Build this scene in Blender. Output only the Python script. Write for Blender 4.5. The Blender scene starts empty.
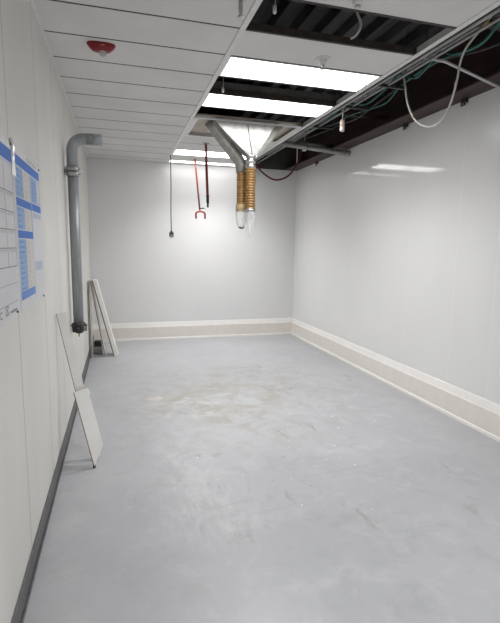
import bpy, bmesh, math, random
from mathutils import Vector, Matrix
random.seed(7)
SC = bpy.context.scene
COL = SC.collection
PI = math.pi

# ------------------------------------------------------------------ sizes
H, W, L = 2.96, 3.523, 7.833          # ceiling height, room width, room depth
FRONT = -1.75                         # wall behind the camera
A, B = 1.23, 2.505                    # the two main ceiling runners (centre lines)
T0, S = 2.977, 0.414                  # first cross line, tile pitch
def T(k): return min(T0 + S * k, L)

# ------------------------------------------------------------------ materials
def mat(name, col, rough=.5, metal=0., spec=.5, **kw):
    m = bpy.data.materials.new(name); m.use_nodes = True
    b = m.node_tree.nodes['Principled BSDF']
    b.inputs['Base Color'].default_value = (*col, 1)
    b.inputs['Roughness'].default_value = rough
    b.inputs['Metallic'].default_value = metal
    b.inputs['Specular IOR Level'].default_value = spec
    for k, v in kw.items(): b.inputs[k.replace('_', ' ')].default_value = v
    return m
class N:
    """tiny node helper"""
    def __init__(s, m): s.m = m; s.t = m.node_tree; s.b = s.t.nodes['Principled BSDF']
    def new(s, typ, **kw):
        n = s.t.nodes.new(typ)
        for k, v in kw.items(): setattr(n, k, v)
        return n
    def put(s, sock, v):
        if hasattr(v, 'is_output') or isinstance(v, bpy.types.NodeSocket): s.t.links.new(v, sock)
        else: sock.default_value = v
    def math(s, op, a, b=0., c=0., clamp=False):
        n = s.new('ShaderNodeMath', operation=op, use_clamp=clamp)
        s.put(n.inputs[0], a); s.put(n.inputs[1], b); s.put(n.inputs[2], c); return n.outputs[0]
    def pos(s): return s.new('ShaderNodeTexCoord').outputs['Object']
    def sep(s, v):
        n = s.new('ShaderNodeSeparateXYZ'); s.put(n.inputs[0], v); return n.outputs
    def mapping(s, v, scale=(1, 1, 1), loc=(0, 0, 0), rot=(0, 0, 0)):
        n = s.new('ShaderNodeMapping'); s.put(n.inputs[0], v)
        n.inputs['Scale'].default_value = scale; n.inputs['Location'].default_value = loc; n.inputs['Rotation'].default_value = rot
        return n.outputs[0]
    def noise(s, v, scale, detail=4, rough=.55, dist=0.):
        n = s.new('ShaderNodeTexNoise'); s.put(n.inputs['Vector'], v)
        n.inputs['Scale'].default_value = scale; n.inputs['Detail'].default_value = detail
        n.inputs['Roughness'].default_value = rough; n.inputs['Distortion'].default_value = dist
        return n.outputs['Fac']
    def ramp(s, f, lo, hi, a=0., b=1.):
        n = s.new('ShaderNodeMapRange'); s.put(n.inputs[0], f)
        for i, v in enumerate((lo, hi, a, b)): n.inputs[i + 1].default_value = v
        n.interpolation_type = 'SMOOTHSTEP'; return n.outputs[0]
    def mix(s, f, a, b):
        n = s.new('ShaderNodeMix', data_type='RGBA'); s.put(n.inputs[0], f)
        s.put(n.inputs[6], a if not isinstance(a, tuple) else (*a, 1)); s.put(n.inputs[7], b if not isinstance(b, tuple) else (*b, 1))
        return n.outputs[2]
    def bump(s, h, strength=.1, dist=.01):
        n = s.new('ShaderNodeBump'); s.put(n.inputs['Height'], h)
        n.inputs['Strength'].default_value = strength; n.inputs['Distance'].default_value = dist
        s.t.links.new(n.outputs[0], s.b.inputs['Normal'])
    def color(s, c): s.t.links.new(c, s.b.inputs['Base Color'])
    def rough(s, r): s.t.links.new(r, s.b.inputs['Roughness'])

def mottled(name, c1, c2, scale=8, rough=.5, metal=0., bump=0., stretch=(1, 1, 1), spec=.5, detail=4):
    m = mat(name, c1, rough, metal, spec); n = N(m)
    f = n.noise(n.mapping(n.pos(), stretch), scale, detail)
    n.color(n.mix(n.ramp(f, .35, .65), c1, c2))
    if bump: n.bump(f, bump, .004)
    return m

# --- wall panels: glass-fibre sheets with narrow seams every 0.77 m
def wall_mat(name, c1, c2, rough, axis, pitch, offset, seam, seam_w, bump, spec=.5, ripple=0.):
    m = mat(name, c1, rough, 0, spec); n = N(m); p = n.pos(); xyz = n.sep(p)
    big = n.noise(n.mapping(p, (1, 1, .45)), 1.3, 3)
    c = n.mix(n.ramp(big, .3, .7), c1, c2)
    d = n.math('ABSOLUTE', n.math('SUBTRACT', n.math('FRACT', n.math('ADD', n.math('DIVIDE', n.math('SUBTRACT', xyz[axis], offset), pitch), 40.5)), .5))
    line = n.math('LESS_THAN', d, seam_w / pitch)
    c = n.mix(line, c, seam)
    n.color(c)
    if ripple > .45: n.rough(n.math('ADD', rough, n.ramp(xyz[1], 2.9, 3.75, .26, 0.)))
    fine = n.noise(p, 55, 2)
    if ripple:
        rip = n.noise(n.mapping(p, (1, 1, .35)), 26, 2)
        fine = n.math('ADD', n.math('MULTIPLY', fine, .35), n.math('MULTIPLY', rip, ripple))
    h = n.math('SUBTRACT', fine, n.math('MULTIPLY', line, .6))
    n.bump(h, bump, .006)
    return m
M = {}
M['wall_left'] = wall_mat('wall_left_panels', (.72, .705, .665), (.645, .63, .595), .42, 1, .77, 2.25, (.30, .285, .255), .004, .5, .4, .42)
M['wall_back'] = wall_mat('wall_back_panels', (.80, .80, .80), (.78, .78, .78), .2, 0, 1.22, .52, (.75, .755, .755), .002, .03, .5, .4)
M['wall_right'] = wall_mat('wall_right_panels', (.79, .79, .78), (.77, .77, .76), .07, 1, .745, 3.63, (.83, .83, .82), .0035, .055, .5, .6)
M['wall_front'] = wall_mat('wall_front_panels', (.80, .795, .78), (.78, .775, .76), .4, 0, 1.22, .5, (.5, .5, .48), .003, .1)

# --- painted concrete floor with scuffs, worn patches, paint specks
def floor_mat():
    m = mat('painted_concrete_floor', (.4, .41, .43), .42, 0, .5); n = N(m); p = n.pos()
    big = n.noise(p, .9, 5, .6); mid = n.noise(p, 3.1, 6, .65, .6); fine = n.noise(p, 38, 3)
    c = n.mix(n.ramp(big, .3, .7), (.395, .40, .425), (.445, .45, .47))
    c = n.mix(n.math('MULTIPLY', n.ramp(mid, .52, .72), .35), c, (.56, .565, .57))
    c = n.mix(n.math('MULTIPLY', n.ramp(fine, .4, .7), .12), c, (.40, .41, .42))
    def blob(x, y, rx, ry, rot=0.):
        v = n.mapping(p, (1, 1, 1), (-x, -y, 0)); v = n.mapping(v, (1 / rx, 1 / ry, 0), (0, 0, 0), (0, 0, rot))
        ln = n.new('ShaderNodeVectorMath', operation='LENGTH'); n.put(ln.inputs[0], v); return n.ramp(ln.outputs['Value'], .25, 1.1, 1, 0)
    def stain(c, b, col, amt, scale, lo=.42, hi=.62, stretch=(1, 1, 1)):
        f = n.ramp(n.noise(n.mapping(p, stretch), scale, 6, .7, .5), lo, hi)
        return n.mix(n.math('MULTIPLY', n.math('MULTIPLY', f, b), amt), c, col)
    # worn brownish zone across the middle of the room
    c = stain(c, blob(1.35, 4.6, 1.3, .9), (.34, .315, .28), .7, 2.6)
    c = stain(c, blob(1.9, 5.3, .7, .7), (.37, .35, .32), .5, 3.2)
    c = stain(c, blob(1.1, 4.4, .6, .5), (.62, .62, .60), .55, 4.5)
    c = stain(c, blob(.78, 4.72, .14, .07), (.64, .60, .52), .8, 7, .3, .5)
    # pale brushed patches nearer the door
    c = stain(c, blob(.88, 3.2, .30, .95), (.60, .605, .615), .5, 7, .38, .66, (1, .6, 1))
    c = stain(c, blob(.95, 2.55, .42, .5), (.60, .605, .62), .5, 12, .40, .68, (2.2, .4, 1))
    c = stain(c, blob(.35, 3.9, .5, .8), (.36, .365, .38), .35, 2.2)
    # scuffs and dirt all over, from coarse clouds to short dark rubs
    c = stain(c, blob(1.7, 3.6, 3.4, 5.5), (.33, .33, .335), .42, 4.2, .48, .72)
    c = stain(c, blob(1.7, 3.6, 3.4, 5.5), (.57, .575, .585), .36, 5.3, .50, .72)
    c = stain(c, blob(1.9, 4.2, 2.4, 3.2), (.24, .23, .21), .75, 6.5, .59, .71, (1, .45, 1))
    c = stain(c, blob(1.7, 4.6, 1.5, 1.6), (.33, .305, .265), .8, 3.7, .44, .66)
    c = stain(c, blob(1.1, 2.1, 1.6, 1.4), (.30, .30, .31), .5, 3.0, .54, .72, (.6, 1.2, 1))
    # long thin scratches
    w = n.new('ShaderNodeTexWave', wave_type='RINGS'); n.put(w.inputs['Vector'], n.mapping(p, (1, 1, 0), (-3.0, -1.2, 0)))
    w.inputs['Scale'].default_value = .32; w.inputs['Distortion'].default_value = 5; w.inputs['Detail'].default_value = 3; w.inputs['Detail Scale'].default_value = .7
    sc = n.math('MULTIPLY', n.ramp(w.outputs['Fac'], .9985, 1.0), n.ramp(n.noise(p, 1.6, 3), .52, .62))
    c = n.mix(n.math('MULTIPLY', sc, .35), c, (.33, .325, .31))
    # paint specks
    v = n.new('ShaderNodeTexVoronoi'); n.put(v.inputs['Vector'], n.mapping(p, (1, 1, 0))); v.inputs['Scale'].default_value = 15; v.inputs['Randomness'].default_value = 1
    rnd = n.sep(v.outputs['Color'])
    speck = n.math('MULTIPLY', n.math('LESS_THAN', v.outputs['Distance'], n.math('MULTIPLY', rnd[1], .13)), n.math('GREATER_THAN', rnd[0], .45))
    zone = n.math('MAXIMUM', blob(1.75, 2.9, 1.1, 1.1), n.math('MULTIPLY', blob(1.9, 3.5, 1.6, 1.6), .6))
    white = n.math('GREATER_THAN', rnd[2], .45)
    c = n.mix(n.math('MULTIPLY', n.math('MULTIPLY', speck, white), n.ramp(zone, .1, .35)), c, (.82, .83, .84))
    c = n.mix(n.math('MULTIPLY', n.math('MULTIPLY', speck, n.math('SUBTRACT', 1., white)), n.ramp(zone, .1, .6, 0, .55)), c, (.16, .16, .16))
    n.color(c)
    r = n.math('ADD', n.math('MULTIPLY', mid, .22), .27); n.rough(r)
    n.bump(n.math('ADD', n.math('MULTIPLY', fine, .3), mid), .06, .01)
    return m
M['floor'] = floor_mat()

def tile_mat():
    m = mat('ceiling_tile_white', (.66, .65, .64), .85, 0, .2); n = N(m); p = n.pos()
    f = n.noise(p, 160, 3); g = n.noise(p, 2.2, 3)
    c = n.mix(n.ramp(g, .3, .7), (.74, .733, .72), (.69, .682, .67))
    c = n.mix(n.math('MULTIPLY', n.ramp(f, .55, .7), .25), c, (.5, .49, .48)); n.color(c); n.bump(f, .25, .002)
    return m
M['tile'] = tile_mat()
M['runner'] = mottled('runner_off_white', (.76, .755, .74), (.70, .695, .68), 14, .4)
M['runner_shaded'] = mottled('runner_shaded_brown', (.030, .023, .020), (.045, .034, .030), 18, .7)  # dark colour paints in the unlit side of runners at open gaps
M['joint_shadow'] = mat('tile_joint_shadow', (.05, .043, .038), .8)  # near-black stands for the shadow line between neighbouring tiles
M['deck'] = mottled('dark_metal_deck', (.035, .035, .037), (.085, .085, .088), 4, .55, .3, 0, (1, .3, 1))
M['beam'] = mottled('red_primer_steel', (.034, .020, .018), (.062, .037, .032), 6, .55, .1, .1, (1, .4, 1))
M['soffit'] = mottled('dark_plenum_board', (.05, .048, .046), (.07, .066, .062), 5, .9)
M['vinyl'] = mottled('dark_grey_vinyl', (.085, .085, .088), (.12, .12, .122), 20, .45)
M['cream'] = mottled('cream_base_tile', (.82, .775, .72), (.79, .745, .69), 10, .3)
M['cream_top'] = mottled('pale_cream_cap', (.90, .88, .85), (.87, .85, .82), 10, .15)
M['galv'] = mottled('galvanised_steel', (.28, .295, .31), (.36, .38, .395), 26, .42, .4, 0, (1.5, 1.5, .15))
M['galv_bright'] = mottled('bright_sheet_metal', (.78, .77, .75), (.55, .545, .53), 9, .3, 1., .5)
M['galv_dull'] = mottled('dull_sheet_metal', (.42, .41, .39), (.33, .32, .30), 16, .42, .8, .1)
M['black'] = mottled('black_rubber', (.018, .018, .02), (.04, .04, .042), 30, .5)
M['iron'] = mottled('black_iron', (.035, .035, .035), (.08, .078, .075), 40, .5, .5)
M['brass'] = mat('brass', (.55, .42, .2), .35, 1.)
M['steel'] = mottled('plain_steel', (.48, .48, .48), (.38, .38, .38), 40, .35, .9)
M['conduit'] = mottled('grey_conduit', (.36, .365, .36), (.27, .275, .27), 9, .45, .2)
M['strap'] = mottled('light_grey_strap', (.52, .52, .53), (.44, .44, .45), 12, .4, .15)
M['red_rod'] = mottled('red_painted_rod', (.27, .036, .024), (.17, .024, .018), 30, .45)
M['red_dark'] = mottled('dark_red_hose', (.12, .012, .018), (.075, .01, .013), 14, .5)
M['red_alarm'] = mat('red_alarm_plastic', (.22, .004, .008), .35)
M['lens'] = mat('clear_lens', (.9, .9, .9), .12, 0, .5, Transmission_Weight=.6, IOR=1.45)
M['text_pink'] = mat('faded_white_print', (.62, .36, .36), .6)
M['white_plastic'] = mottled('white_plastic', (.74, .73, .71), (.66, .65, .63), 20, .4)
M['porcelain'] = mottled('brownish_white_socket', (.62, .50, .43), (.50, .38, .32), 24, .4)
M['cable_white'] = mottled('off_white_cable', (.62, .62, .58), (.48, .48, .44), 10, .5)
M['tape'] = mat('yellow_brown_tape', (.40, .30, .16), .6)
M['teal'] = mottled('teal_cable', (.02, .16, .125), (.015, .10, .085), 12, .5)
M['board'] = mottled('white_laminate', (.88, .87, .845), (.83, .815, .79), 6, .35)
M['board_edge'] = mottled('brown_board_core', (.16, .095, .06), (.10, .055, .035), 24, .8)
M['board_grey'] = mottled('grey_brown_board_core', (.20, .17, .145), (.27, .235, .20), 16, .8)
M['board_red'] = mottled('reddish_board_core', (.36, .14, .10), (.45, .30, .22), 16, .8)
M['paper'] = mottled('poster_paper', (.66, .67, .70), (.62, .63, .66), 5, .3)
M['ink'] = mat('dark_ink', (.16, .16, .18), .4)
M['ink_soft'] = mat('grey_ink', (.42, .43, .46), .4)
M['blue'] = mat('poster_blue', (.07, .20, .62), .6, 0, .25)
M['blue_mid'] = mat('poster_mid_blue', (.16, .30, .66), .6, 0, .25)
M['blue_pale'] = mat('poster_pale_blue', (.30, .44, .70), .6, 0, .25)
M['blue_faint'] = mat('poster_faint_blue', (.50, .565, .68), .6, 0, .25)
M['beige'] = mat('poster_beige', (.66, .62, .57), .4)
M['tape_clear'] = mat('glossy_clear_tape', (.92, .92, .93), .08, 0, 1.)
M['panel_beige'] = mottled('beige_panel', (.50, .45, .38), (.44, .39, .33), 5, .6)
M['housing'] = mottled('fixture_housing', (.16, .155, .15), (.12, .115, .11), 8, .5)

def hose_mat():
    m = mat('amber_duct_hose', (.42, .22, .05), .4); n = N(m); p = n.pos()
    f = n.noise(n.mapping(p, (1, 1, 3)), 16, 4)
    n.color(n.mix(n.ramp(f, .35, .65), (.30, .165, .042), (.21, .105, .024))); return m
M['hose'] = hose_mat()
def bag_mat():
    m = bpy.data.materials.new('clear_plastic_film'); m.use_nodes = True; t = m.node_tree
    b = t.nodes['Principled BSDF']; b.inputs['Base Color'].default_value = (.80, .81, .81, 1); b.inputs['Roughness'].default_value = .18
    tr = t.nodes.new('ShaderNodeBsdfTransparent'); mx = t.nodes.new('ShaderNodeMixShader')
    lw = t.nodes.new('ShaderNodeLayerWeight'); lw.inputs['Blend'].default_value = .45
    mr = t.nodes.new('ShaderNodeMapRange'); mr.inputs[3].default_value = .16; mr.inputs[4].default_value = .8
    t.links.new(lw.outputs['Facing'], mr.inputs[0]); t.links.new(mr.outputs[0], mx.inputs[0])
    t.links.new(tr.outputs[0], mx.inputs[1]); t.links.new(b.outputs[0], mx.inputs[2])
    t.links.new(mx.outputs[0], t.nodes['Material Output'].inputs[0]); return m
M['bag'] = bag_mat()
def emit_mat(nm, LAMP):
    m = mat(nm, (.9, .9, .9), .5); n = N(m); p = n.pos(); b = n.b
    b.inputs['Emission Color'].default_value = (1, .995, .985, 1)
    pr = n.noise(n.mapping(p, (60, 60, 1)), 1, 1)
    n.t.links.new(n.ramp(pr, .2, .8, LAMP * .94, LAMP * 1.06), b.inputs['Emission Strength']); return m
M['diffuser'] = emit_mat('lit_diffuser', 3.4)
M['diffuser_3'] = emit_mat('lit_diffuser_aged', 3.4)
M['diffuser_4'] = emit_mat('lit_diffuser_dim', 1.3)
M['diffuser_fill'] = emit_mat('lit_diffuser_fill', 2.0)

# ------------------------------------------------------------------ mesh helpers
def bx(bm, x0, x1, y0, y1, z0, z1, mi=0, mtx=None):
    v = [bm.verts.new((x, y, z)) for x in (x0, x1) for y in (y0, y1) for z in (z0, z1)]
    if mtx is not None:
        for q in v: q.co = mtx @ q.co
    fs = [(0, 1, 3, 2), (4, 6, 7, 5), (0, 4, 5, 1), (2, 3, 7, 6), (0, 2, 6, 4), (1, 5, 7, 3)]
    for f in fs: bm.faces.new([v[i] for i in f]).material_index = mi
    return v
def hexa(bm, c, mi=0):
    """8 corners: bottom four (ccw) then top four"""
    v = [bm.verts.new(q) for q in c]
    for f in [(3, 2, 1, 0), (4, 5, 6, 7), (0, 1, 5, 4), (1, 2, 6, 5), (2, 3, 7, 6), (3, 0, 4, 7)]: bm.faces.new([v[i] for i in f]).material_index = mi
    return v
def lathe(bm, prof, n=24, c=(0, 0, 0), axis='z', mi=0, smooth=True, wob=None):
    rings = []
    for k, (r, z) in enumerate(prof):
        ring = []
        for i in range(n):
            a = 2 * PI * i / n; rr = r * (1 + (wob(k, a) if wob else 0))
            p = (rr * math.cos(a), rr * math.sin(a), z)
            if axis == 'x': p = (z, rr * math.cos(a), rr * math.sin(a))
            if axis == 'y': p = (rr * math.cos(a), z, rr * math.sin(a))
            ring.append(bm.verts.new((p[0] + c[0], p[1] + c[1], p[2] + c[2])))
        rings.append(ring)
    for a, b in zip(rings, rings[1:]):
        for i in range(n):
            f = bm.faces.new((a[i], a[(i + 1) % n], b[(i + 1) % n], b[i])); f.smooth = smooth; f.material_index = mi
    for ring, (r, z) in ((rings[0], prof[0]), (rings[-1], prof[-1])):
        if r > 1e-5: bm.faces.new(ring).material_index = mi
    return rings
def tube(bm, pts, r, n=8, mi=0, sub=0, closed_caps=True, flat=1.0):
    P = [Vector(p) for p in pts]
    if sub:                                     # Catmull-Rom smoothing
        Q = []
        for i in range(len(P) - 1):
            a, b, c, d = P[max(i - 1, 0)], P[i], P[i + 1], P[min(i + 2, len(P) - 1)]
            for k in range(sub):
                t = k / sub
                Q.append(.5 * ((2 * b) + (c - a) * t + (2 * a - 5 * b + 4 * c - d) * t * t + (3 * b - a - 3 * c + d) * t ** 3))
        Q.append(P[-1]); P = Q
    rad = r if callable(r) else (lambda t: r)
    rings = []; up = None
    for i, p in enumerate(P):
        t = (P[min(i + 1, len(P) - 1)] - P[max(i - 1, 0)]).normalized()
        if up is None:
            up = Vector((0, 0, 1)) if abs(t.z) < .9 else Vector((0, 1, 0))
        s = t.cross(up).normalized(); up = s.cross(t).normalized()
        rr = rad(i / max(1, len(P) - 1))
        rings.append([bm.verts.new(p + rr * (math.cos(2 * PI * k / n) * s + flat * math.sin(2 * PI * k / n) * up)) for k in range(n)])
    for a, b in zip(rings, rings[1:]):
        for k in range(n):
            f = bm.faces.new((a[k], a[(k + 1) % n], b[(k + 1) % n], b[k])); f.smooth = True; f.material_index = mi
    if closed_caps:
        bm.faces.new(rings[0]).material_index = mi; bm.faces.new(rings[-1]).material_index = mi
def build(name, bm, m, parent=None, bevel=0., seg=2):
    bmesh.ops.recalc_face_normals(bm, faces=bm.faces)
    me = bpy.data.meshes.new(name); bm.to_mesh(me); bm.free()
    for x in (m if isinstance(m, (list, tuple)) else [m]): me.materials.append(M[x])
    o = bpy.data.objects.new(name, me); COL.objects.link(o)
    if parent is not None:
        o.parent = parent; o.location = -Vector(parent.location) if False else (0, 0, 0)
    if bevel:
        b = o.modifiers.new('bevel', 'BEVEL'); b.width = bevel; b.segments = seg; b.limit_method = 'ANGLE'
    return o
def new(): return bmesh.new()
def empty(name, loc, rz=0.):
    o = bpy.data.objects.new(name, None); COL.objects.link(o); o.location = loc; o.rotation_euler = (0, 0, rz); o.empty_display_size = .1
    return o
def tag(o, label, cat, group=None):
    o['label'] = label; o['category'] = cat
    if group: o['group'] = group
    return o
def struct(o, label=None):
    o['kind'] = 'structure'
    if label: o['label'] = label
    return o
def copy_tree(o, parent=None):
    c = o.copy(); COL.objects.link(c)
    if parent: c.parent = parent
    for ch in list(o.children): copy_tree(ch, c)
    return c

# ------------------------------------------------------------------ room shell
TH = .12; DECK = H + .62
b = new(); bx(b, -TH, W + TH, FRONT - TH, L + TH, -.1, 0); struct(build('floor', b, 'floor'), 'grey painted concrete floor with scuffs and paint specks')
b = new(); bx(b, -TH, 0, FRONT - TH, L + TH, 0, DECK); struct(build('wall_left', b, 'wall_left'), 'off-white panelled left wall with thin vertical seams')
b = new(); bx(b, 0, W, L, L + TH, H, DECK); struct(build('trim_2', b, 'soffit'), 'dark boarding above the end wall')
b = new(); bx(b, 0, W, L, L + TH, 0, H); struct(build('wall_back', b, 'wall_back'), 'glossy pale grey end wall of the room')
b = new(); bx(b, W, W + TH, FRONT - TH, L + TH, 0, H - .004); struct(build('wall_right', b, 'wall_right'), 'glossy white right wall with faint panel seams')
b = new(); bx(b, 0, W, FRONT - TH, FRONT, 0, DECK); struct(build('wall_front', b, 'wall_front'), 'plain white wall behind the viewpoint')
b = new(); bx(b, W + .26, W + .26 + TH, FRONT - TH, L + TH, H - .05, DECK); bx(b, W + TH, W + .26, FRONT - TH, L + TH, H - .05, H - .01)
struct(build('trim_1', b, 'soffit'), 'dark boarding closing the void behind the steel beam')

# baseboards
b = new()
for y0, y1 in ((FRONT, L),):
    bx(b, 0, .006, y0, y1, 0, .125)
    bx(b, .006, .016, y0, y1, 0, .012)
struct(build('baseboard_left', b, 'vinyl', bevel=.003), 'dark grey vinyl base strip along the left wall')
def base_profile(kind):
    """(offset from wall, height) outlines: body and cap of the tiled base"""
    return None
def strip(bm, prof, axis, u0, u1, wall, sgn, mi):
    """prof: list of (d, z) from the floor to the top; extruded along the wall"""
    rows = []
    for u in (u0, u1):
        row = []
        for d, z in prof:
            row.append(bm.verts.new((u, wall + sgn * d, z) if axis == 'x' else (wall + sgn * d, u, z)))
        rows.append(row)
    for i in range(len(prof) - 1):
        f = bm.faces.new((rows[0][i], rows[1][i], rows[1][i + 1], rows[0][i + 1])); f.material_index = mi[i]
    for row in rows: bm.faces.new(row)
prof = [(0, 0), (.034, 0), (.034, .026), (.026, .036), (.024, .222), (.020, .232), (.004, .298), (0, .302)]
mi = [1, 1, 1, 0, 1, 1, 1]
b = new(); strip(b, prof, 'x', 0, W, L, -1, mi); struct(build('baseboard_back', b, ['cream', 'cream_top']), 'tall cream base with pale sloped cap along the end wall')
b = new(); strip(b, prof, 'y', FRONT, L - .0, W, -1, mi); struct(build('baseboard_right', b, ['cream', 'cream_top']), 'tall cream base with pale sloped cap along the right wall')

# ------------------------------------------------------------------ ceiling: grid, tiles, deck
ceil = empty('ceiling', (0, 0, 0)); struct(ceil, 'white tiled suspended ceiling with open bays under a dark metal deck')
k_first = -11
def ctile(x0, x1, y0, y1, z=H):
    b = new(); bx(b, x0, x1, y0, y1, z, z + .016); return build('ceiling_tile', b, 'tile', ceil, .0025, 1)
G = .008
for k in range(k_first, 12):                       # left bay, wall to first runner
    y0, y1 = T(k) + G, T(k + 1) - G
    ctile(.004, A - .018, max(y0, FRONT + .005), y1)
MID_OPEN = {-1, 2, 4, 5, 6}                        # missing tiles / duct opening in the middle bay
MID_LAMP = {-8, 1, 3, 9, 11}
for k in range(k_first, 12):
    if k in MID_OPEN or k in MID_LAMP: continue
    ctile(A + .018, B - .018, max(T(k) + G, FRONT + .005), T(k + 1) - G)
for k in range(k_first + 1, 12):                   # joints of the left bay, dark strips colour in their shadow lines
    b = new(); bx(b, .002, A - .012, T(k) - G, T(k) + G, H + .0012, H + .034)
    build('cross_runner', b, 'joint_shadow', ceil)
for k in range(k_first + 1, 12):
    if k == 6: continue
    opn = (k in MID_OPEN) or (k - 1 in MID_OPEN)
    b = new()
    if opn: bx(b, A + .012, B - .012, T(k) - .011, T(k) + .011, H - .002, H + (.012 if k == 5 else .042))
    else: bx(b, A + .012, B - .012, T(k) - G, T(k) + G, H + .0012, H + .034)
    build('cross_runner', b, 'runner_shaded' if opn and k not in (5, 7) else ('runner' if k in (5, 7) else 'joint_shadow'), ceil)
for x in (A, B):
    b = new(); bx(b, x - .019, x + .019, FRONT, L, H - .006, H + .002); bx(b, x - .004, x + .004, FRONT, L, H + .002, H + .05)
    build('main_runner', b, 'runner', ceil, .0015, 1)
b = new(); bx(b, 0, .02, FRONT, L, H - .004, H - .0005); bx(b, 0, B, L - .02, L, H - .004, H - .0005); build('edge_angle', b, 'runner', ceil)
# corrugated deck, ribs run along the room
b = new(); x = -.1; prev = None; pts = []
while x < W + .38:
    pts += [(x, DECK), (x + .10, DECK), (x + .125, DECK - .075), (x + .195, DECK - .075)]; x += .22
va = [b.verts.new((px, FRONT - .1, pz)) for px, pz in pts]; vb = [b.verts.new((px, L + .1, pz)) for px, pz in pts]
for i in range(len(pts) - 1): b.faces.new((va[i], va[i + 1], vb[i + 1], vb[i]))
build('metal_deck', b, 'deck', ceil)
# open-web joists crossing above the ceiling
def joist(y, label):
    t = empty('steel_joist', (0, y, H + .17))
    b = new()
    for z in (0, .33): bx(b, .02, W + .25, -.03, .03, z, z + .035)
    build('chord', b, 'beam', t)
    b = new(); n = 12; dx = (W + .2) / n
    for i in range(n):
        z0, z1 = (.02, .34) if i % 2 == 0 else (.34, .02)
        tube(b, [(.03 + i * dx, 0, z0), (.03 + (i + 1) * dx, 0, z1)], .011, 6)
    build('web', b, 'beam', t)
    return tag(t, label, 'joist', 'open-web joists above the ceiling')
joist(2.80, 'dark open-web steel joist seen through the nearest ceiling gap')
joist(5.02, 'dark open-web steel joist above the duct opening')

# ------------------------------------------------------------------ steel beam on the right wall
t = empty('steel_beam', (W + .03, FRONT, H))
b = new(); bx(b, -.24, .225, 0, L - FRONT - .01, 0, .022); build('bottom_flange', b, 'beam', t, .003, 1)
b = new(); bx(b, -.012, .012, 0, L - FRONT - .01, .022, .52); build('web', b, 'beam', t)
b = new(); bx(b, -.24, .225, 0, L - FRONT - .01, .52, .542); build('top_flange', b, 'beam', t, .003, 1)
tag(t, 'dark red-brown steel beam lying along the top of the right wall', 'beam')

# ------------------------------------------------------------------ ceiling lights
def lamp(k, label, y1=None, dm='diffuser', watts=7.5, spread=130):
    y0 = T(k) + .012; y1 = (T(k + 1) - .012) if y1 is None else y1
    cx, cy = (A + B) / 2, (y0 + y1) / 2; hx, hy = (B - A) / 2 - .02, (y1 - y0) / 2
    t = empty('ceiling_light', (cx, cy, H))
    b = new(); bx(b, -hx, hx, -hy, hy, .012, .11); build('housing', b, 'housing', t, .004, 1)
    b = new()
    for q in ((-hx, hx, -hy, -hy + .012), (-hx, hx, hy - .012, hy), (-hx, -hx + .014, -hy + .012, hy - .012), (hx - .014, hx, -hy + .012, hy - .012)): bx(b, *q, -.002, .0125)
    build('frame', b, 'runner', t)
    b = new(); bx(b, -hx + .014, hx - .014, -hy + .012, hy - .012, .001, .0118); build('diffuser', b, dm, t)
    la = bpy.data.lights.new('tubes', 'AREA'); la.shape = 'RECTANGLE'; la.size = 2 * hx - .04; la.size_y = 2 * hy - .03; la.energy = watts; la.spread = math.radians(spread); la.color = (1, .998, .995)
    lo = bpy.data.objects.new('tubes', la); COL.objects.link(lo); lo.parent = t; lo.location = (0, 0, -.003)
    return tag(t, label, 'ceiling light', 'recessed fluorescent ceiling lights')
lamp(-8, 'added fill light shaped as a ceiling light, unseen above the viewpoint', dm='diffuser_fill', watts=20.)  # unseen fixture added to brighten the near floor and left wall
lamp(1, 'lit rectangular ceiling light nearest the viewer, beside the white tile with the sprinkler')
lamp(3, 'lit rectangular ceiling light between two dark gaps, just before the duct hood')
lamp(9, 'lit rectangular ceiling light behind the duct hoses, second from the end wall', dm='diffuser_3', watts=9.8, spread=116)
lamp(11, 'narrow lit ceiling light right against the end wall', y1=L - .055, dm='diffuser_4', watts=.4, spread=80)

# ------------------------------------------------------------------ duct opening, hood, hoses
t = empty('recessed_panel', ((A + B) / 2, (T(5) + T(7)) / 2, H))
hx = (B - A) / 2 - .02; hy = (T(7) - T(5)) / 2 - .012
b = new()
for q in ((-hx, -hx + .05, -hy, hy), (hx - .05, hx, -hy, hy), (-hx + .05, hx - .05, hy - .03, hy), (-hx + .05, hx - .05, -hy, -hy + .012)): bx(b, *q, -.004, .004)
bx(b, -hx + .004, hx - .004, hy - .008, hy, .004, .036)
build('frame', b, 'runner', t, .0015, 1)
b = new(); bx(b, -hx + .002, hx - .002, -hy + .002, hy - .002, .036, .05); build('panel', b, 'panel_beige', t)
tag(t, 'beige recessed ceiling panel in a white frame around the metal duct hood', 'ceiling panel')

HX, HY = 1.915, 5.155
t = empty('exhaust_duct', (HX, HY, H))
b = new()     # upside-down funnel: upright front, sloping sides
top = [(1.485 - HX, -.07, .05), (2.215 - HX, -.07, .05), (2.215 - HX, .36, .05), (1.485 - HX, .36, .05)]
bot = [(-.055, -.055, -.335), (.055, -.055, -.335), (.055, .055, -.335), (-.055, .055, -.335)]
mid = [(1.485 - HX, -.07, -.012), (2.215 - HX, -.07, -.012), (2.215 - HX, .36, -.012), (1.485 - HX, .36, -.012)]
hexa(b, bot + mid); hexa(b, mid + top)
build('hood', b, 'galv_bright', t, .003, 1)
b = new()     # folded seams of the hood
def edge(p, q, r): tube(b, [p, q], r, 6)
edge((-.055, -.058, -.335), (1.485 - HX, -.073, -.012), .006); edge((.0, -.061, -.33), (-.06, -.074, -.012), .0035)
build('seam', b, 'galv_dull', t)
b = new(); hexa(b, [(.050, -.066, -.335), (.085, -.066, -.335), (.085, -.05, -.335), (.050, -.05, -.335), (2.18 - HX, -.082, -.0), (2.275 - HX, -.082, -.0), (2.275 - HX, -.06, -.0), (2.18 - HX, -.06, -.0)])
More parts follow.
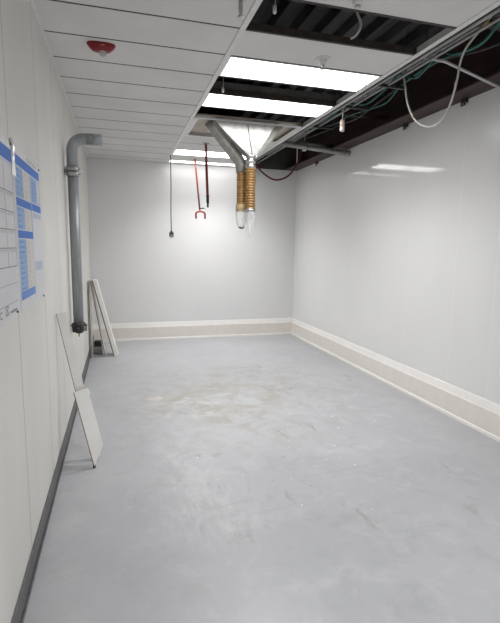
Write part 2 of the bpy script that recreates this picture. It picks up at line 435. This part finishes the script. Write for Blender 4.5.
build('flange', b, 'galv_dull', t, .002, 1)
b = new(); tube(b, [(1.455 - HX, .07, .03), (1.50 - HX, .075, -.03), (1.80 - HX, .13, -.355), (1.842 - HX, .135, -.42), (1.845 - HX, .135, -.50)], .068, 16, flat=1.); build('branch_pipe', b, 'galv_dull', t)
def ribbed(cx, cy, z1, z0, r, n):
    prof = []
    for i in range(n):
        za = z1 + (z0 - z1) * i / n; zb = z1 + (z0 - z1) * (i + .5) / n
        prof += [(r * .86, za), (r, (za * .5 + zb * .5)), (r, zb), (r * .86, zb + (z0 - z1) * .2 / n)]
    prof.append((r * .90, z0)); return prof
def hose(cx, cy, z1, z0, r, n):
    b = new(); lathe(b, ribbed(cx, cy, z1, z0, r, n), 22, (cx, cy, 0)); return build('hose', b, 'hose', t)
def collar(name, cx, cy, prof, m): b = new(); lathe(b, prof, 22, (cx, cy, 0)); return build(name, b, m, t)
# front hose
collar('collar', 0, 0, [(.055, -.325), (.059, -.33), (.059, -.355), (.053, -.36), (.053, -.375), (.059, -.38), (.059, -.41), (.053, -.415), (.053, -.43), (.059, -.435), (.059, -.47), (.053, -.475)], 'galv_bright')
hose(0, 0, -.47, -.935, .061, 16)
collar('clamp', 0, 0, [(.060, -.925), (.065, -.928), (.065, -.95), (.058, -.955)], 'steel')
def wob(k, a): return .10 * math.sin(3 * a + k * .9) + .06 * math.sin(5 * a - k * 1.3)
b = new(); lathe(b, [(.057, -.945), (.058, -.975), (.052, -1.02), (.044, -1.08), (.030, -1.14), (.016, -1.20), (.005, -1.235)], 20, (0.004, 0, 0), wob=wob); build('plastic_bag', b, 'bag', t)
# rear hose on the branch pipe
bxx, byy = 1.845 - HX, .135
collar('collar', bxx, byy, [(.062, -.41), (.065, -.415), (.065, -.45), (.060, -.455)], 'galv_dull')
hose(bxx, byy, -.45, -.875, .060, 14)
collar('clamp', bxx, byy, [(.059, -.865), (.066, -.87), (.066, -.93), (.060, -.94), (.056, -.945)], 'tape')
b = new(); lathe(b, [(.056, -.935), (.064, -.965), (.066, -1.01), (.062, -1.06), (.050, -1.105), (.028, -1.135), (.006, -1.148)], 20, (bxx - .004, byy, 0), wob=wob); build('plastic_bag', b, 'bag', t)
b = new(); tube(b, [(bxx - .03, byy - .02, -1.125), (bxx, byy - .03, -1.142), (bxx + .03, byy - .02, -1.128)], .010, 8); build('bag_tie', b, 'black', t)
tag(t, 'sheet-metal duct hood with two amber ribbed hoses ending in clear plastic bags', 'duct')

# ------------------------------------------------------------------ hanging rods and cord
t = empty('hanging_hook', (1.60, 7.20, H))
b = new(); tube(b, [(0, 0, .0), (0, 0, -.02)], .018, 12); build('ceiling_cap', b, 'white_plastic', t)
b = new(); tube(b, [(0, 0, -.015), (.02, 0, -.20), (.078, 0, -.80)], .0135, 10); build('rod', b, 'red_rod', t)
b = new(); tube(b, [(.018, 0, -.915), (.016, 0, -.86), (.03, 0, -.83), (.078, 0, -.815), (.135, 0, -.825), (.158, 0, -.85), (.16, 0, -.92)], .015, 10, sub=4); build('fork', b, 'red_rod', t)
b = new()
for dx in (.018, .16): b = new(); tube(b, [(dx, 0, -.895), (dx, 0, -.93)], .012, 8); build('fork_tip', b, 'iron', t)
b = new(); tube(b, [(.07, 0, -.775), (.15, -.01, -.765)], .009, 8); build('handle', b, 'iron', t)
tag(t, 'red rod with a two-pronged fork at its end hanging from the ceiling', 'hook')
t = empty('hanging_rod', (1.59, 6.20, H))
b = new(); tube(b, [(0, 0, 0), (0, 0, -.02)], .02, 12); bx(b, -.05, .05, -.012, .012, -.006, -.0005); build('ceiling_bracket', b, 'galv_dull', t)
b = new(); tube(b, [(0, 0, -.01), (.006, 0, -.26)], .016, 10); tube(b, [(.006, 0, -.25), (.024, 0, -.71)], .018, 10); build('rod', b, 'red_rod', t)
b = new(); tube(b, [(.024, 0, -.70), (.026, 0, -.78)], .019, 10); tube(b, [(.026, 0, -.78), (.027, 0, -.835)], .013, 10); build('nozzle', b, 'iron', t)
b = new(); tube(b, [(.0235, 0, -.675), (.024, 0, -.70)], .022, 10); build('ferrule', b, 'red_dark', t)
tag(t, 'straight dark red rod with black tip hanging beside the forked one', 'rod')
t = empty('drop_line', (1.225, 7.17, H - .006))
b = new(); tube(b, [(0, 0, 0), (.006, 0, -.4), (.001, 0, -.8), (.004, 0, -1.14)], .0075, 8, sub=4); build('cord', b, 'black', t)
b = new(); lathe(b, [(.014, -1.12), (.017, -1.13), (.019, -1.15)], 12, (.004, 0, 0)); bx(b, -.028, .036, -.024, .024, -1.215, -1.145); build('socket', b, 'black', t, .003)
b = new(); bx(b, -.010, .018, -.026, -.0235, -1.235, -1.18); build('plate', b, 'steel', t)
tag(t, 'thin black cord with a small socket hanging in front of the end wall', 'cord')

# ------------------------------------------------------------------ grey pipe on the left wall
PX, PY, PR = .070, 4.42, .045
t = empty('wall_pipe', (PX, PY, .80))
b = new(); lathe(b, [(PR, .06), (PR, 1.46)], 24); build('tube', b, 'galv', t)
b = new(); R_ = .105; pts = [(0, 0, 1.455), (0, 0, 1.62)] + [(R_ - R_ * math.cos(a), 0, 1.62 + R_ * math.sin(a)) for a in [PI / 2 * i / 8 for i in range(1, 9)]] + [(R_ + .03, 0, 1.62 + R_)]
tube(b, pts, PR * 1.05, 24); build('elbow', b, 'galv', t)
b = new(); lathe(b, [(PR * 1.09, R_ + .02), (PR * 1.09, .258), (PR * .98, .258), (PR * .98, .10)], 24, (0, 0, 1.62 + R_), 'x'); build('outlet', b, 'galv', t)
b = new(); lathe(b, [(PR, 1.40), (PR + .010, 1.40), (PR + .012, 1.42), (PR + .010, 1.435), (PR, 1.435)], 24); lathe(b, [(PR, 1.445), (PR + .010, 1.445), (PR + .012, 1.46), (PR + .010, 1.478), (PR, 1.478)], 24)
for s in (-1, 1):
    for z in (1.418, 1.46): tube(b, [(s * (PR + .004), -.02, z), (s * (PR + .022), -.02, z)], .009, 8)
build('clamp', b, 'steel', t)
b = new(); bx(b, -PX, -PR, -.014, .014, 1.41, 1.47); build('wall_bracket', b, 'galv_dull', t)
b = new(); lathe(b, [(PR + .002, .085), (PR + .010, .085), (PR + .010, .06), (PR + .003, .048), (PR + .008, .034), (PR + .006, .008), (PR * .8, -.005), (PR * .6, -.012)], 24); build('coupling', b, 'iron', t)
b = new()
for a in (.3, 1.5, 2.7, 3.9, 5.2):
    b = new(); tube(b, [((PR + .006) * math.cos(a), (PR + .006) * math.sin(a), .055), ((PR + .028) * math.cos(a), (PR + .028) * math.sin(a), .055)], .008, 8)
    tube(b, [((PR + .018) * math.cos(a), (PR + .018) * math.sin(a), .075), ((PR + .018) * math.cos(a), (PR + .018) * math.sin(a), .0)], .006, 8); build('bolt', b, 'iron', t)
b = new(); tube(b, [(0, 0, -.01), (0, 0, -.045)], .007, 8); build('drain_stem', b, 'brass', t)
tag(t, 'grey metal pipe fixed upright to the left wall with an open elbow on top', 'pipe')

# ------------------------------------------------------------------ fire alarm on the ceiling
t = empty('fire_alarm', (.365, 3.485, H))
b = new(); n = 20
def outline(w, d, z, sx=.0):
    pts = []
    for i in range(n):
        a = 2 * PI * i / n; c, s = math.cos(a), math.sin(a)
        pts.append((w * math.copysign(abs(c) ** .8, c), d * math.copysign(abs(s) ** .8, s), z))
    return [b.verts.new(p) for p in pts]
rg = [outline(.094, .046, 0), outline(.094, .046, -.010), outline(.078, .042, -.030), outline(.058, .034, -.046), outline(.03, .02, -.049)]
for a_, c_ in zip(rg, rg[1:]):
    for i in range(n): b.faces.new((a_[i], a_[(i + 1) % n], c_[(i + 1) % n], c_[i])).smooth = True
b.faces.new(rg[0]); b.faces.new(rg[-1]); build('body', b, 'red_alarm', t)
b = new(); lathe(b, [(.022, -.044), (.025, -.054), (.023, -.068), (.014, -.077), (.001, -.079)], 16, (.010, -.008, 0)); build('strobe_lens', b, 'lens', t)
def text_mesh(name, s, size, loc, rot, m, parent):
    cu = bpy.data.curves.new(name, 'FONT'); cu.body = s; cu.size = size; cu.align_x = 'CENTER'; cu.align_y = 'CENTER'; cu.extrude = .0004
    tmp = bpy.data.objects.new(name, cu); COL.objects.link(tmp)
    dg = bpy.context.evaluated_depsgraph_get(); me = bpy.data.meshes.new_from_object(tmp.evaluated_get(dg))
    bpy.data.objects.remove(tmp); me.materials.clear(); me.materials.append(M[m])
    o = bpy.data.objects.new(name, me); COL.objects.link(o); o.location = loc; o.rotation_euler = rot; o.parent = parent; return o
text_mesh('lettering', 'FIRE', .017, (.008, -.0447, -.0205), (PI / 2 - .2, 0, 0), 'text_pink', t)
tag(t, 'red fire alarm with a clear strobe lens on the left ceiling tiles', 'fire alarm')

# ------------------------------------------------------------------ sprinklers and small hanging bits
def sprinkler(loc, label, cup=True, m='white_plastic', stem=.03):
    t = empty('sprinkler', loc)
    if cup:
        b = new(); lathe(b, [(.055, 0), (.055, -.003), (.045, -.008), (.030, -.012), (.030, -.034), (.022, -.044)], 20); build('escutcheon', b, m, t)
    b = new(); lathe(b, [(.012, .005), (.012, -.046 - stem * .3), (.008, -.05 - stem * .5), (.010, -.05 - stem)], 12); build('head', b, 'steel', t)
    b = new(); lathe(b, [(.017, -.05 - stem), (.018, -.053 - stem), (.004, -.056 - stem)], 14); build('deflector', b, 'steel', t)
    return tag(t, label, 'sprinkler', 'ceiling sprinklers')
sprinkler((1.905, 3.235, H), 'white sprinkler on the white tile in front of the nearest light', stem=.02)
sprinkler((1.135, 2.66, H), 'steel sprinkler at the ceiling runner by the top edge of the photo', cup=False, stem=.03)
sprinkler((1.735, 2.43, H), 'half-seen sprinkler at the top edge of the photo on the nearest middle ceiling tile', stem=.0)
def pendant(loc, label, z1):
    t = empty('hanging_wire', loc); b = new(); tube(b, [(0, 0, z1), (.004, 0, .02), (0, 0, 0)], .003, 6); build('wire', b, 'cable_white', t)
    b = new(); lathe(b, [(.004, .02), (.011, .012), (.012, -.02), (.006, -.03)], 12); build('tip', b, 'white_plastic', t)
    return tag(t, label, 'wire', 'wires hanging in ceiling gaps')
pendant((1.335, 2.66, H - .01), 'short wire with white tip in the nearest ceiling gap', .3)
pendant((1.345, 4.06, H - .01), 'short wire with white tip in the gap between the two near lights', .3)
t = empty('lamp_socket', (2.625, 4.32, 2.76))
b = new(); tube(b, [(0, 0, .10), (.002, 0, .20), (.0, 0, .30)], .0045, 8); build('wire', b, 'cable_white', t)
b = new(); lathe(b, [(.012, .115), (.02, .108), (.024, .09), (.024, .045), (.022, .04)], 18); build('cap', b, 'porcelain', t)
b = new(); lathe(b, [(.022, .045), (.022, .005), (.018, 0)], 18); build('sleeve', b, 'white_plastic', t)
tag(t, 'small brownish-white lamp socket hanging on a wire below the open ceiling', 'lamp socket')

# ------------------------------------------------------------------ cables, conduits and pipes in the open bay
def cable(name, pts, r, m, label, cat, sub=6, group=None, flat=1., n=8):
    b = new(); tube(b, pts, r, n, sub=sub, flat=flat); return tag(build(name, b, m), label, cat, group)
t = empty('hanging_cable', (2.8, 3.58, 3.09))
pts = [(2.8, 3.60, 3.16), (2.8, 3.584, 3.088), (2.8, 3.544, 2.971), (2.8, 3.484, 2.795), (2.8, 3.36, 2.636), (2.8, 3.2, 2.552), (2.8, 3.061, 2.555), (2.8, 2.962, 2.649), (2.8, 2.907, 2.803), (2.8, 2.885, 2.917), (2.8, 2.839, 2.99), (2.8, 2.718, 3.056), (2.8, 2.614, 3.107), (2.8, 2.5, 3.14), (2.8, 2.3, 3.2)]
off = [(x - 2.8, y - 3.58, z - 3.09) for x, y, z in pts]
b = new(); tube(b, off, .0075, 10, sub=8); build('cable', b, 'cable_white', t)
for p, q, rr in (((0, -.165, -.40), (0, -.19, -.425), .0088), ((0, -.655, -.32), (0, -.667, -.29), .0088), ((0, -.88, -.030), (0, -.93, -.003), .013)):
    b = new(); tube(b, [p, q], rr, 10); build('tape_wrap', b, 'tape', t)
tag(t, 'off-white cable hanging in a deep loop in front of the right wall', 'cable')
cable('curved_cable', [(1.93, 2.93, 3.55), (1.975, 2.93, 3.22), (1.995, 2.93, 3.15), (2.03, 2.93, 3.08), (2.018, 2.94, 3.03), (1.996, 2.95, 3.004), (1.97, 2.955, 2.992)], .0085, 'cable_white', 'pale curved cable inside the nearest ceiling gap', 'cable')
t = empty('metal_strap', (2.7, 3.178, 3.04))
b = new()
P_ = [(0, 0, .0), (.21, .012, -.0), (.72, .0, -.135), (.80, .01, -.16)]
for p, q in zip(P_, P_[1:]):
    p, q = Vector(p), Vector(q); hexa(b, [p + Vector((0, -.013, -.004)), q + Vector((0, -.013, -.004)), q + Vector((0, .013, -.004)), p + Vector((0, .013, -.004)), p + Vector((0, -.013, .006)), q + Vector((0, -.013, .006)), q + Vector((0, .013, .006)), p + Vector((0, .013, .006))])
build('strap', b, 'strap', t)
b = new(); tube(b, [(.02, 0, .0), (.02, 0, .54)], .006, 6); build('hanger_rod', b, 'iron', t)
tag(t, 'grey bent metal strap running from the ceiling runner to the beam', 'strap')
cable('teal_cable', [(2.72, 5.6, 3.12), (2.80, 5.2, 3.06), (2.86, 4.75, 3.15), (2.9, 4.38, 3.064), (2.9, 4.15, 3.07), (2.9, 3.95, 3.11), (2.9, 3.784, 3.15), (2.9, 3.60, 3.06), (2.9, 3.487, 3.043), (2.9, 3.249, 3.125), (2.92, 3.12, 3.07), (2.9, 2.97, 3.03), (2.9, 2.823, 3.02), (2.9, 2.736, 3.045), (2.9, 2.657, 3.092), (2.9, 2.4, 3.16), (2.9, 1.9, 3.2)], .011, 'teal', 'teal cable sagging along the open ceiling bay, nearest the runner', 'cable', group='teal cables')
cable('teal_cable', [(2.80, 6.3, 3.2), (2.98, 5.3, 3.09), (2.98, 4.9, 3.085), (3.0, 4.5, 3.05), (3.0, 4.15, 3.02), (2.98, 3.9, 3.08), (2.95, 3.6, 3.10), (2.95, 3.3, 3.10), (2.94, 3.0, 3.055), (2.93, 2.82, 3.04), (2.93, 2.7, 3.09), (2.95, 2.2, 3.2)], .008, 'teal', 'thinner teal cable strung behind the thicker teal one', 'cable', group='teal cables')
cable('grey_conduit', [(2.615, FRONT + .01, 2.995), (2.615, L - .01, 2.995)], .014, 'conduit', 'slim grey conduit beside the outer ceiling runner', 'conduit', 0, 'conduits along the open bay')
cable('grey_conduit', [(2.745, FRONT + .01, 3.02), (2.745, L - .01, 3.02)], .011, 'conduit', 'thinner grey conduit second from the ceiling runner', 'conduit', 0, 'conduits along the open bay')
cable('grey_conduit', [(2.98, FRONT + .01, 3.20), (2.98, L - .01, 3.20)], .016, 'conduit', 'conduit higher up, running above the teal cables', 'conduit', 0, 'conduits along the open bay')
cable('black_cable', [(3.1, 1.5, 3.2), (3.12, 2.6, 3.09), (3.12, 3.0, 3.09), (3.12, 3.6, 3.2), (3.1, 4.4, 3.13), (3.12, 4.9, 3.09), (3.12, 5.3, 3.11), (3.1, 6.2, 3.16), (3.1, 7.2, 3.24)], .010, 'black', 'black cable sagging close to the steel beam', 'cable')
for y, lab in ((3.66, 'dark clip at the top of the right wall below the white cable loop'), (4.55, 'dark clip at the right wall top between cable loop and thick pipe'), (6.9, 'dark clip at the top of the right wall near the far corner')):
    t = empty('wall_clip', (W - .002, y, H - .03)); b = new(); bx(b, -.03, 0, -.03, .03, 0, .028); bx(b, -.03, -.024, -.03, .03, -.03, .0); build('clip', b, 'iron', t, .002)
    b = new(); tube(b, [(-.034, 0, -.014), (-.022, 0, -.014)], .008, 8); build('screw', b, 'steel', t)
    tag(t, lab, 'clip', 'clips under the steel beam')
for y, lab in ((3.72, 'dark hanger bar above the white cable loop'), (4.36, 'dark hanger bar above the hanging lamp socket'), (5.16, 'dark hanger bar furthest down the open bay')):
    t = empty('hanger_bar', (B + .01, y, H + .02)); b = new(); bx(b, 0, .42, -.012, .012, .02, .045); build('bar', b, 'iron', t)
    b = new(); tube(b, [(.40, 0, .04), (.40, 0, .56)], .005, 6); build('rod', b, 'iron', t)
    tag(t, lab, 'bar', 'hanger bars in the open bay')
t = empty('ceiling_pipe', (2.56, 5.86, 2.955))
b = new(); tube(b, [(0, 0, 0), (.80, 0, -.055), (.935, 0, -.062)], .034, 16); build('pipe', b, 'conduit', t)
b = new(); tube(b, [(.30, 0, -.021), (.33, 0, -.023)], .040, 16); build('coupling', b, 'galv_dull', t)
b = new(); tube(b, [(.90, 0, -.060), (.963, 0, -.064)], .043, 16); build('coupling', b, 'galv_dull', t)
b = new(); tube(b, [(.31, 0, .015), (.31, 0, .62)], .006, 6); build('hanger_rod', b, 'iron', t)
tag(t, 'thick grey pipe crossing the open bay to the right wall', 'pipe', 'pipes crossing the open bay')
t = empty('ceiling_pipe', (2.56, 6.3, 3.07))
b = new(); tube(b, [(0, 0, 0), (.92, 0, .0)], .026, 16); build('pipe', b, 'conduit', t)
b = new(); tube(b, [(.5, 0, .02), (.5, 0, .5)], .006, 6); build('hanger_rod', b, 'iron', t)
tag(t, 'thinner dark pipe crossing the open bay behind the thick one', 'pipe', 'pipes crossing the open bay')
t = empty('junction_box', (3.06, 6.36, 3.02))
b = new(); lathe(b, [(.022, -.03), (.03, -.028), (.034, .0), (.045, .01), (.045, .05), (.02, .055)], 12); build('box', b, 'white_plastic', t, .003)
b = new(); tube(b, [(0, 0, .05), (0, 0, .5)], .008, 8); build('stem', b, 'conduit', t)
tag(t, 'small white junction box hanging above the crossing pipes', 'junction box')
cable('dark_red_hose', [(2.20, 6.3, 3.02), (2.25, 6.3, 2.86), (2.303, 6.3, 2.765), (2.408, 6.3, 2.65), (2.558, 6.3, 2.562), (2.679, 6.3, 2.561), (2.799, 6.3, 2.616), (2.888, 6.3, 2.718), (2.97, 6.32, 2.86), (3.02, 6.34, 3.05)], .0125, 'red_dark', 'dark red hose drooping in a curve behind the duct hoses', 'hose')

# ------------------------------------------------------------------ posters on the left wall
def poster(y0, y1, z0, z1, label, draw, extras=None):
    t = empty('poster', (.001, (y0 + y1) / 2, z0)); cy = (y0 + y1) / 2
    b = new(); bx(b, .0, .0025, y0 - cy, y1 - cy, 0, z1 - z0)
    cnt = [0]
    def q(ya, yb, za, zb, mi, lift=.0028):
        cnt[0] += 1; lift += .000004 * cnt[0]
        v = [b.verts.new((lift, y - cy, z - z0)) for y, z in ((ya, za), (yb, za), (yb, zb), (ya, zb))]; b.faces.new(v).material_index = mi
    draw(q)
    names = ['paper', 'ink', 'ink_soft', 'blue', 'blue_mid', 'blue_pale', 'blue_faint', 'beige']
    me = build('sheet', b, names, t)
    if extras: extras(t, cy, z0)
    return tag(t, label, 'poster', 'posters on the left wall')
def draw_forms(q):
    """white chart with empty boxed cells under a blue heading"""
    q(1.50, 2.285, 1.948, 2.004, 3); q(1.50, 2.285, 1.936, 1.943, 6)
    cols = [1.627, 1.787, 1.947, 2.107, 2.267]; zs = [1.925, 1.82, 1.737, 1.66, 1.582, 1.503]; th = .0055
    for y in cols: q(y - th / 2, y + th / 2, zs[-1], zs[0], 1)
    for z in zs[1:]:
        q(1.56, cols[-1], z - .002, z + .002, 1)
        if z != zs[-1]:
            q(1.56, cols[-1], z - .016, z - .0145, 2)
            for y in cols[:-1]:
                for i in range(3): q(y + .03 + .04 * i, y + .058 + .04 * i, z - .012, z - .005, 2)
    for z in (1.43, 1.35): q(1.52, 2.255, z - .002, z + .002, 2)
    # hand-drawn marker scribble in the bottom corner: short loose strokes
    for i in range(22):
        a = i / 21; y = 2.03 + .022 * math.sin(a * 12.4); z = 1.328 + .018 * math.cos(a * 6.2); q(y - .005, y + .005, z - .0025, z + .0025, 1)
    for i in range(26): q(2.085 + i * .005, 2.092 + i * .005, 1.311 + .004 * math.sin(i * 1.4), 1.316 + .004 * math.sin(i * 1.4), 1)
    for i in range(10): y = 1.93 + .018 * math.cos(.9 + i * .5); z = 1.322 + .013 * math.sin(.9 + i * .5); q(y - .004, y + .004, z - .0025, z + .0025, 1)
def draw_tables(q):
    """two columns of blue and beige tables"""
    c0, c1, c2, c3 = 2.325, 2.545, 2.705, 2.985
    q(c0, c3, 1.962, 2.008, 3)                                   # heading bands
    for za, zb in ((1.955, 1.818), (1.772, 1.668), (1.622, 1.375)):
        q(c0, c1 - .04, zb, za, 5); q(c1 - .04, c2 - .015, zb, za, 7); q(c2 - .015, c2, 1.295, za, 4 if za > 1.7 else 6)
        rows = max(3, int((za - zb) / .024))
        for i in range(rows):
            z = za - (i + .6) * (za - zb) / rows
            q(c0 + .03, c0 + .05 + .09 * random.random(), z, z + .006, 4); q(c1, c1 + .03 + .05 * random.random(), z, z + .006, 2)
            q(c0, c2 - .015, z - .010, z - .008, 6)
    q(c0, c2, 1.776, 1.814, 3); q(c0, c2, 1.627, 1.664, 3); q(c0, c2 - .015, 1.335, 1.375, 4)
    q(c2 + .012, c3, 1.822, 1.955, 5)
    q(c2 + .18, c3 - .02, 1.828, 1.95, 7)
    for i in range(6): q(c2 + .03, c2 + .10 + .06 * random.random(), 1.834 + i * .018, 1.840 + i * .018, 4)
    q(c2 + .012, c3 + .01, 1.778, 1.817, 3); q(c2 + .02, c3, 1.74, 1.77, 6)
    for i in range(2): q(c2 + .04, c3 - .05, 1.747 + i * .012, 1.751 + i * .012, 2)
    q(c2 + .02, c3 - .01, 1.455, 1.505, 6)
    for i in range(3): q(c2 + .05, c3 - .05, 1.463 + i * .012, 1.467 + i * .012, 2)
    q(c2 + .17, c2 + .23, 1.37, 1.374, 2)
def tape_bits(t, cy, z0):
    b = new(); v = [(0.0, 2.255, 1.90), (0.0, 2.32, 1.90), (0.0, 2.325, 2.05), (0.0, 2.275, 2.06)]
    hexa(b, [(.0028, y - cy, z - z0) for _, y, z in v] + [(.0050 + .004 * (i % 2), y - cy, z - z0) for i, (_, y, z) in enumerate(v)]); build('tape_strip', b, 'tape_clear', t)
    for y, z in ((2.262, 2.03), (2.215, 1.30)): b = new(); lathe(b, [(.006, 0), (.005, .004), (.001, .006)], 8, (0.0027, y - cy, z - z0), 'x'); build('pin', b, 'black', t)
def pins(t, cy, z0):
    for y, z in ((2.985, 2.03), (2.945, 1.295)): b = new(); lathe(b, [(.006, 0), (.005, .004), (.001, .006)], 8, (.0027, y - cy, z - z0), 'x'); build('pin', b, 'black', t)
    b = new()
    for i in range(16):
        y = 2.62 + .018 * i; z = 2.022 + .006 * math.sin(i * 1.9); bx(b, .0026, .0032, y - cy, y - cy + .012, z - z0, z - z0 + .008)
    build('pencil_note', b, 'ink_soft', t)
poster(1.48, 2.292, 1.29, 2.035, 'white form poster with rows of empty black boxes on the left wall', draw_forms, tape_bits)
poster(2.298, 3.01, 1.285, 2.045, 'poster of blue and beige tables beside the form poster on the left wall', draw_tables, pins)

# ------------------------------------------------------------------ leaning boards
def plank(name, foot, head, wdir, width, thick, m_face, m_edge, cut=0.):
    """a board whose long axis runs foot -> head; wdir is the direction of its width"""
    f, h = Vector(foot), Vector(head); ax = (h - f).normalized(); w = Vector(wdir); w = (w - w.dot(ax) * ax).normalized(); nrm = w.cross(ax).normalized()
    t = empty(name, f)
    b = new(); l = (h - f).length
    def P(u, v, s): return u * w + v * ax + s * nrm
    def slab(u0, u1, v0, v1, s0, s1, c=0.): hexa(b, [P(u0, v0, s0), P(u1, v0 + c, s0), P(u1, v0 + c, s1), P(u0, v0, s1), P(u0, v1, s0), P(u1, v1, s0), P(u1, v1, s1), P(u0, v1, s1)])
    slab(0, width, 0, l, thick - .004, thick, cut); o = build('face', b, m_face, t, .0008, 1)
    b = new(); slab(-.0005, width - .003, .002, l - .002, 0, thick - .004, cut); o2 = build('core', b, m_edge, t)
    return t, (P, w, ax, nrm, l)

# near the viewer: a long one behind, a short one in front
def lean(name, foot, head, wdir, width, thick, face, core, label, cut=0.):
    t, g = plank(name, foot, head, wdir, width, thick, face, core, cut); tag(t, label, 'board'); return t, g
lean('long_board', (.212, 3.425, .0), (.004, 3.445, 1.112), (.9, .40, 0), .064, .016, 'board', 'board_grey', 'long narrow white board leaning on the left wall behind the short board')
t, g = lean('short_board', (.230, 3.283, .012), (.103, 3.385, .545), (.9, .40, 0), .100, .020, 'board', 'board_red', 'short wider white board with reddish edge leaning in front of the long narrow board', cut=.125)
P, w, ax, nrm, l = g
b = new(); bx(b, -.004, .014, -.010, .014, -.012, .010); build('rubber_foot', b, 'black', t, .003)
b = new(); hexa(b, [P(.09, l - .05, .004), P(.108, l - .05, .004), P(.108, l - .05, .016), P(.09, l - .05, .016), P(.09, l - .008, .004), P(.108, l - .008, .004), P(.108, l - .008, .016), P(.09, l - .008, .016)]); build('notch_tab', b, 'board', t)

# at the far end: four boards seen end-on
def endboard(name, x0, x1, y, z1, tk, depth, label, face_w=0.):
    """board leaning on the left wall, thin edge towards the viewer"""
    t = empty(name, (x0, y, 0)); b = new(); dx = x1 - x0
    hexa(b, [(0, 0, 0), (tk, 0, 0), (tk, depth, 0), (0, depth, 0), (dx, 0, z1), (dx + tk, 0, z1), (dx + tk, depth, z1), (dx, depth, z1)])
    build('core', b, 'board_edge', t)
    b = new(); e = .004 if not face_w else face_w
    hexa(b, [(tk, -.001, 0), (tk + e, -.001, 0), (tk + e, depth, 0), (tk, depth, 0), (dx + tk, -.001, z1 + .004), (dx + tk + e, -.001, z1 + .004), (dx + tk + e, depth, z1 + .004), (dx + tk, depth, z1 + .004)])
    build('face', b, 'board', t, .001, 1)
    b = new(); hexa(b, [(-.004, -.001, 0), (0, -.001, 0), (0, depth, 0), (-.004, depth, 0), (dx - .004, -.001, z1), (dx, -.001, z1), (dx, depth, z1), (dx - .004, depth, z1)]); build('backing', b, 'board', t)
    return tag(t, label, 'board', 'boards leaning at the far end')
endboard('leaning_board', .022, .010, 6.72, 1.09, .012, .28, 'thin board standing nearly upright against the far left wall')
endboard('leaning_board', .205, .036, 6.74, 1.10, .012, .24, 'thin brown-edged board leaning in the middle of the far boards')
endboard('leaning_board', .330, .062, 6.73, 1.105, .014, .22, 'outermost leaning board of the far group, its wide white side to the right', .052)
t = empty('small_box', (.105, 7.02, 0))
b = new(); bx(b, -.062, .062, -.05, .06, 0, .125); build('base', b, 'galv_dull', t, .004)
b = new(); bx(b, -.05, .055, -.052, .05, .10, .185); build('lid', b, 'black', t, .008)
tag(t, 'small black-topped grey box on the floor between the far boards', 'box')

# ------------------------------------------------------------------ camera, world, view
cam = bpy.data.cameras.new('camera'); co = bpy.data.objects.new('camera', cam); COL.objects.link(co)
yaw, pitch, roll, F = .28, -.141, .014, 453.4
f = Vector((math.sin(yaw) * math.cos(pitch), math.cos(yaw) * math.cos(pitch), math.sin(pitch)))
r = Vector((math.cos(yaw), -math.sin(yaw), 0)); u = r.cross(f)
r2 = math.cos(roll) * r + math.sin(roll) * u; u2 = -math.sin(roll) * r + math.cos(roll) * u
co.matrix_world = Matrix(((r2.x, u2.x, -f.x, .449), (r2.y, u2.y, -f.y, 0), (r2.z, u2.z, -f.z, 1.600), (0, 0, 0, 1)))
cam.sensor_fit = 'VERTICAL'; cam.sensor_height = 36; cam.sensor_width = 36 * 500 / 623; cam.lens = F / 623 * 36; cam.clip_start = .02
SC.camera = co
wd = bpy.data.worlds.new('world'); SC.world = wd; wd.use_nodes = True
wd.node_tree.nodes['Background'].inputs[0].default_value = (.05, .05, .05, 1)
vs = SC.view_settings
vs.view_transform = 'Standard'; vs.look = 'None'; vs.gamma = 1; vs.use_curve_mapping = False
vs.exposure = 1.17
